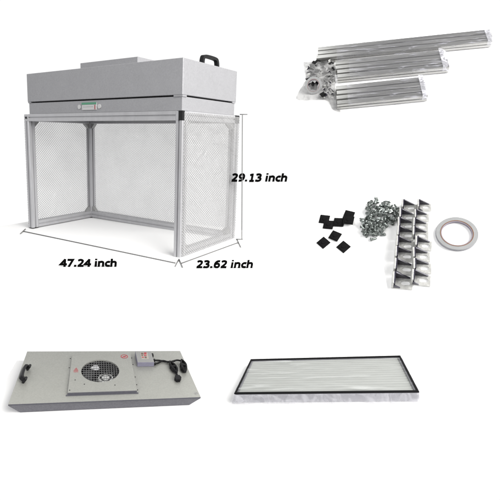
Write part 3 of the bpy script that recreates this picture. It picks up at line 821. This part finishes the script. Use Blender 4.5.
for col, pts, tilt in (("left", LC, -.10), ("right", RC, .03)):
    for i, (x, y) in enumerate(pts):
        sc = (1.15 + .045 * i) if col == "left" else (1.08 + .04 * i)
        M = BIT @ T(x, y, .0) @ RZ((-.22 if col == "left" else -.20) + rr.uniform(-.05, .05)) @ Matrix.Scale(sc, 4) @ T(-.0165, 0, .0002)
        place_copy(BRK, "angle_bracket", M, f"silver slotted angle bracket, {ordw[i]} of the {col} column of brackets", "bracket", "angle brackets in two columns")

CAPMESH = {'mesh': mesh_of(cap_bm(), [CAPM], "end_cap")}
caps = [((-.1552, .0843), -12, -113, 0, "square black end cap at the far left tip of the upper cap row"),
        ((-.1468, .0663), -10, -111, .0005, "square black end cap half under its left neighbour in the upper cap row"),
        ((-.1214, .0686), -14, -102, .0015, "square black end cap in the middle of the upper row, left of the raised one"),
        ((-.0951, .0835), -25, -118, .0028, "square black end cap tilted behind the paler one at the row's right end"),
        ((-.0973, .0675), -16, -108, .0062, "paler black end cap lying on top at the upper row's right end"),
        ((-.1342, .0306), -31, -129, .0018, "square black end cap below the row, overlapping the lower left cap's corner"),
        ((-.1638, .0169), -54, -141, 0, "square black end cap lowest on the left"),
        ((-.1179, -.0017), -51, -141, 0, "square black end cap lying alone nearest the viewer with visible round hub")]
for (x, y), a0, a1, z0, lab in caps:
    ang = R((a0 + a1 + 90) / 2)
    M = BIT @ T(x, y, z0) @ RZ(ang)
    if "tilted behind" in lab: M = M @ RX(.25)
    if "paler" in lab: M = M @ RX(-.06)
    place_copy(CAPMESH, "end_cap", M, lab, "end cap", "black square end caps")

# screws and slot nuts heaped together
def bolt_bm():
    bm = new_bm()
    add_lathe(bm, [(.0021, .0028), (.0034, .0026), (.0046, .0014), (.0048, .0002), (.0026, 0), (.0025, -.0112), (.0018, -.0122), (.0002, -.0122)], 14)
    for f in bm.faces: f.smooth = True
    add_cyl(bm, .0021, .0019, .0027, 6, mi=1)
    return bm
def nut_bm():
    bm = new_bm()
    add_prism(bm, [(-.0062, -.0030), (-.0040, -.0042), (.0062, -.0042), (.0062, .0030), (.0040, .0042), (-.0062, .0042)], 0, .0034)
    add_box(bm, -.0052, .0052, -.0026, .0026, .0034, .0052, .0005)
    add_cyl(bm, .0020, .0050, .0056, 10, mi=1)
    return bm
BOLT = {'mesh': mesh_of(bolt_bm(), [ZINC, SOCK], "bolt")}
NUT = {'mesh': mesh_of(nut_bm(), [ZINCB, SOCK], "slot_nut")}
heap = [(-.071, .0536), (-.0628, .0698), (-.0520, .0793), (-.0503, .0914), (-.0403, .1109), (-.0217, .1151), (-.0145, .1), (-.0048, .1088), (.0054, .0993), (.016, .0928), (.0227, .0783), (.0165, .0561), (.007, .0405), (-.009, .0404), (-.0197, .0308), (-.0174, .0165), (-.0336, .0149), (-.0447, .0166), (-.066, .018), (-.0713, .025), (-.0694, .0389)]
def inside(x, y, P):
    c = False
    for (ax, ay), (bx, by) in zip(P, P[1:] + P[:1]):
        if (ay > y) != (by > y) and x < (bx - ax) * (y - ay) / (by - ay) + ax: c = not c
    return c
rr = random.Random(5); spots = []
tries = 0
while len(spots) < 140 and tries < 20000:
    tries += 1; x, y = rr.uniform(-.075, .025), rr.uniform(.013, .117)
    if not inside(x, y, heap): continue
    lay = sum(1 for p in spots if (p[0] - x) ** 2 + (p[1] - y) ** 2 < .0062 ** 2)
    if lay > 2 or any((p[0] - x) ** 2 + (p[1] - y) ** 2 < .0031 ** 2 for p in spots): continue
    spots.append((x, y, lay))
for i, (x, y, lay) in enumerate(spots):
    z0 = .0045 + lay * .0065
    if i % 5 < 3:
        M = BIT @ T(x, y, z0) @ RZ(rr.uniform(0, 6.28)) @ RX(R(rr.choice((80, 95, 65, 25, 150, 100)) + rr.uniform(-15, 15))) @ T(0, 0, .004) @ Matrix.Scale(.86, 4)
        place_copy(BOLT, "bolt", M, "small zinc button-head bolt in the heap of fasteners beside the black caps", "bolt", "bolts in the fastener heap")
    else:
        M = BIT @ T(x, y, z0 - .0035) @ RZ(rr.uniform(0, 6.28)) @ RX(rr.uniform(-.6, .6)) @ RY(rr.uniform(-.5, .5)) @ Matrix.Scale(.86, 4)
        place_copy(NUT, "slot_nut", M, "small zinc slot nut in the heap of fasteners beside the black caps", "nut", "slot nuts in the fastener heap")
M = BIT @ T(-.052, .0078, .0032) @ RZ(-1.45) @ RX(R(90))
place_copy(BOLT, "bolt", M, "single zinc bolt lying on its side at the heap's lower edge", "bolt", "bolts in the fastener heap")

tape_roll(BIT @ T(.1304, -.0062, .0005), .0430, .0305, .0065, "flat white double-sided tape roll with brown core beside the brackets")

# fittings inside the clear bag (same kinds as outside, at the bundle's distance)
BIGCAP = {'mesh': mesh_of(cap_bm(.042), [CAPM], "end_cap")}
BIGBR = {'mesh': BRK['mesh'], 'kids': BRK['kids']}
rr = random.Random(21)
bagspots = []
tries = 0
while len(bagspots) < 52 and tries < 9000:
    tries += 1; x, y = rr.uniform(-.195, -.03), rr.uniform(-.14, .245)
    if (x + .155) ** 2 + (y + .03) ** 2 < .065 ** 2: continue
    if y < .05 and x < -.10: continue
    if any((p[0] - x) ** 2 + (p[1] - y) ** 2 < .0165 ** 2 for p in bagspots): continue
    bagspots.append((x, y))
for i, (x, y) in enumerate(bagspots):
    M = BUN @ T(x, y, zb + .004 + .007 * (i % 4)) @ RZ(rr.uniform(0, 6.28)) @ RX(rr.uniform(-.35, .35)) @ RY(rr.uniform(-.3, .3))
    if i % 9 in (0, 2, 3, 5, 6, 8) and (y > .02 or i % 2):
        place_copy(BIGCAP, "end_cap", M @ Matrix.Scale(.82, 4), "black square end cap packed inside the clear parts bag", "end cap", "end caps inside the parts bag")
    else:
        place_copy(BIGBR, "angle_bracket", M @ Matrix.Scale(.95, 4), "silver angle bracket packed inside the clear parts bag", "bracket", "brackets inside the parts bag")
for i in range(11):
    a = i * 2.4; r = .004 + .0024 * i
    M = BUN @ T(-.155 + r * math.cos(a), -.03 + .6 * r * math.sin(a), zb + .026 + .004 * (i % 3) + .5 * r * math.sin(a)) @ RX(.7) @ RZ(a * 3) @ RX(.25 * math.sin(i)) @ Matrix.Scale(.55, 4)
    place_copy(BIGCAP, "end_cap", M, "small black plastic cap lying inside the bagged tape roll", "end cap", "caps inside the bagged tape roll")

# ------------------------------------------------------------------ light, world, camera
W.use_nodes = True
n, l = W.node_tree.nodes, W.node_tree.links
bg = n["Background"]
tc = n.new("ShaderNodeTexCoord"); sp = n.new("ShaderNodeSeparateXYZ"); mr = n.new("ShaderNodeMapRange")
l.new(tc.outputs["Generated"], sp.inputs[0]); l.new(sp.outputs["Y"], mr.inputs["Value"])
mr.inputs["From Min"].default_value = -0.35; mr.inputs["From Max"].default_value = 0.10
mr.inputs["To Min"].default_value = 0.30; mr.inputs["To Max"].default_value = 1.03
m2 = n.new("ShaderNodeMapRange"); l.new(sp.outputs["Z"], m2.inputs["Value"])
m2.inputs["From Min"].default_value = 0.55; m2.inputs["From Max"].default_value = 0.85; m2.inputs["To Min"].default_value = 1.0; m2.inputs["To Max"].default_value = 0.35
mm = n.new("ShaderNodeMath"); mm.operation = 'MULTIPLY'; l.new(mr.outputs["Result"], mm.inputs[0]); l.new(m2.outputs["Result"], mm.inputs[1])
l.new(mm.outputs[0], bg.inputs["Strength"]); bg.inputs["Color"].default_value = (1, 1, 1, 1)
def area(name, loc, target, size, power, col=(1, 1, 1)):
    L = bpy.data.lights.new(name, 'AREA'); L.shape = 'SQUARE'; L.size = size; L.energy = power; L.color = col
    o = bpy.data.objects.new(name, L); COL.objects.link(o); o.location = loc
    o.rotation_euler = (Vector(target) - Vector(loc)).to_track_quat('-Z', 'Y').to_euler(); return o
area("key_softbox", (3.3, -0.5, 3.9), (0, 1.8, 1.0), 4.2, 640, (1, .985, .96))
area("added_fill", (-2.6, -1.8, 3.2), (0, 1.8, 1.0), 2.6, 110)  # unseen fill added to soften the key's shadows
area("added_bundle_lamp", (0.20, 3.12, 2.9), (0.42, 2.85, 2.0), 0.8, 5.5)  # unseen lamp added close by to brighten the bundles' left ends

cam = bpy.data.cameras.new("camera"); co = bpy.data.objects.new("camera", cam); COL.objects.link(co)
co.matrix_world = Matrix(((0.99998, -0.00615, 0, 0), (0.00165, 0.26867, -0.96323, 0), (0.00592, 0.96321, 0.26868, 1.6), (0, 0, 0, 1)))
cam.sensor_width = 36; cam.lens = 36 * 400 / 500; cam.clip_end = 100; cam.clip_start = 0.05
S.camera = co
S.view_settings.view_transform = 'Standard'; S.view_settings.look = 'None'; S.view_settings.exposure = 0; S.view_settings.gamma = 1
S.cycles.transparent_max_bounces = 24; S.cycles.max_bounces = 8
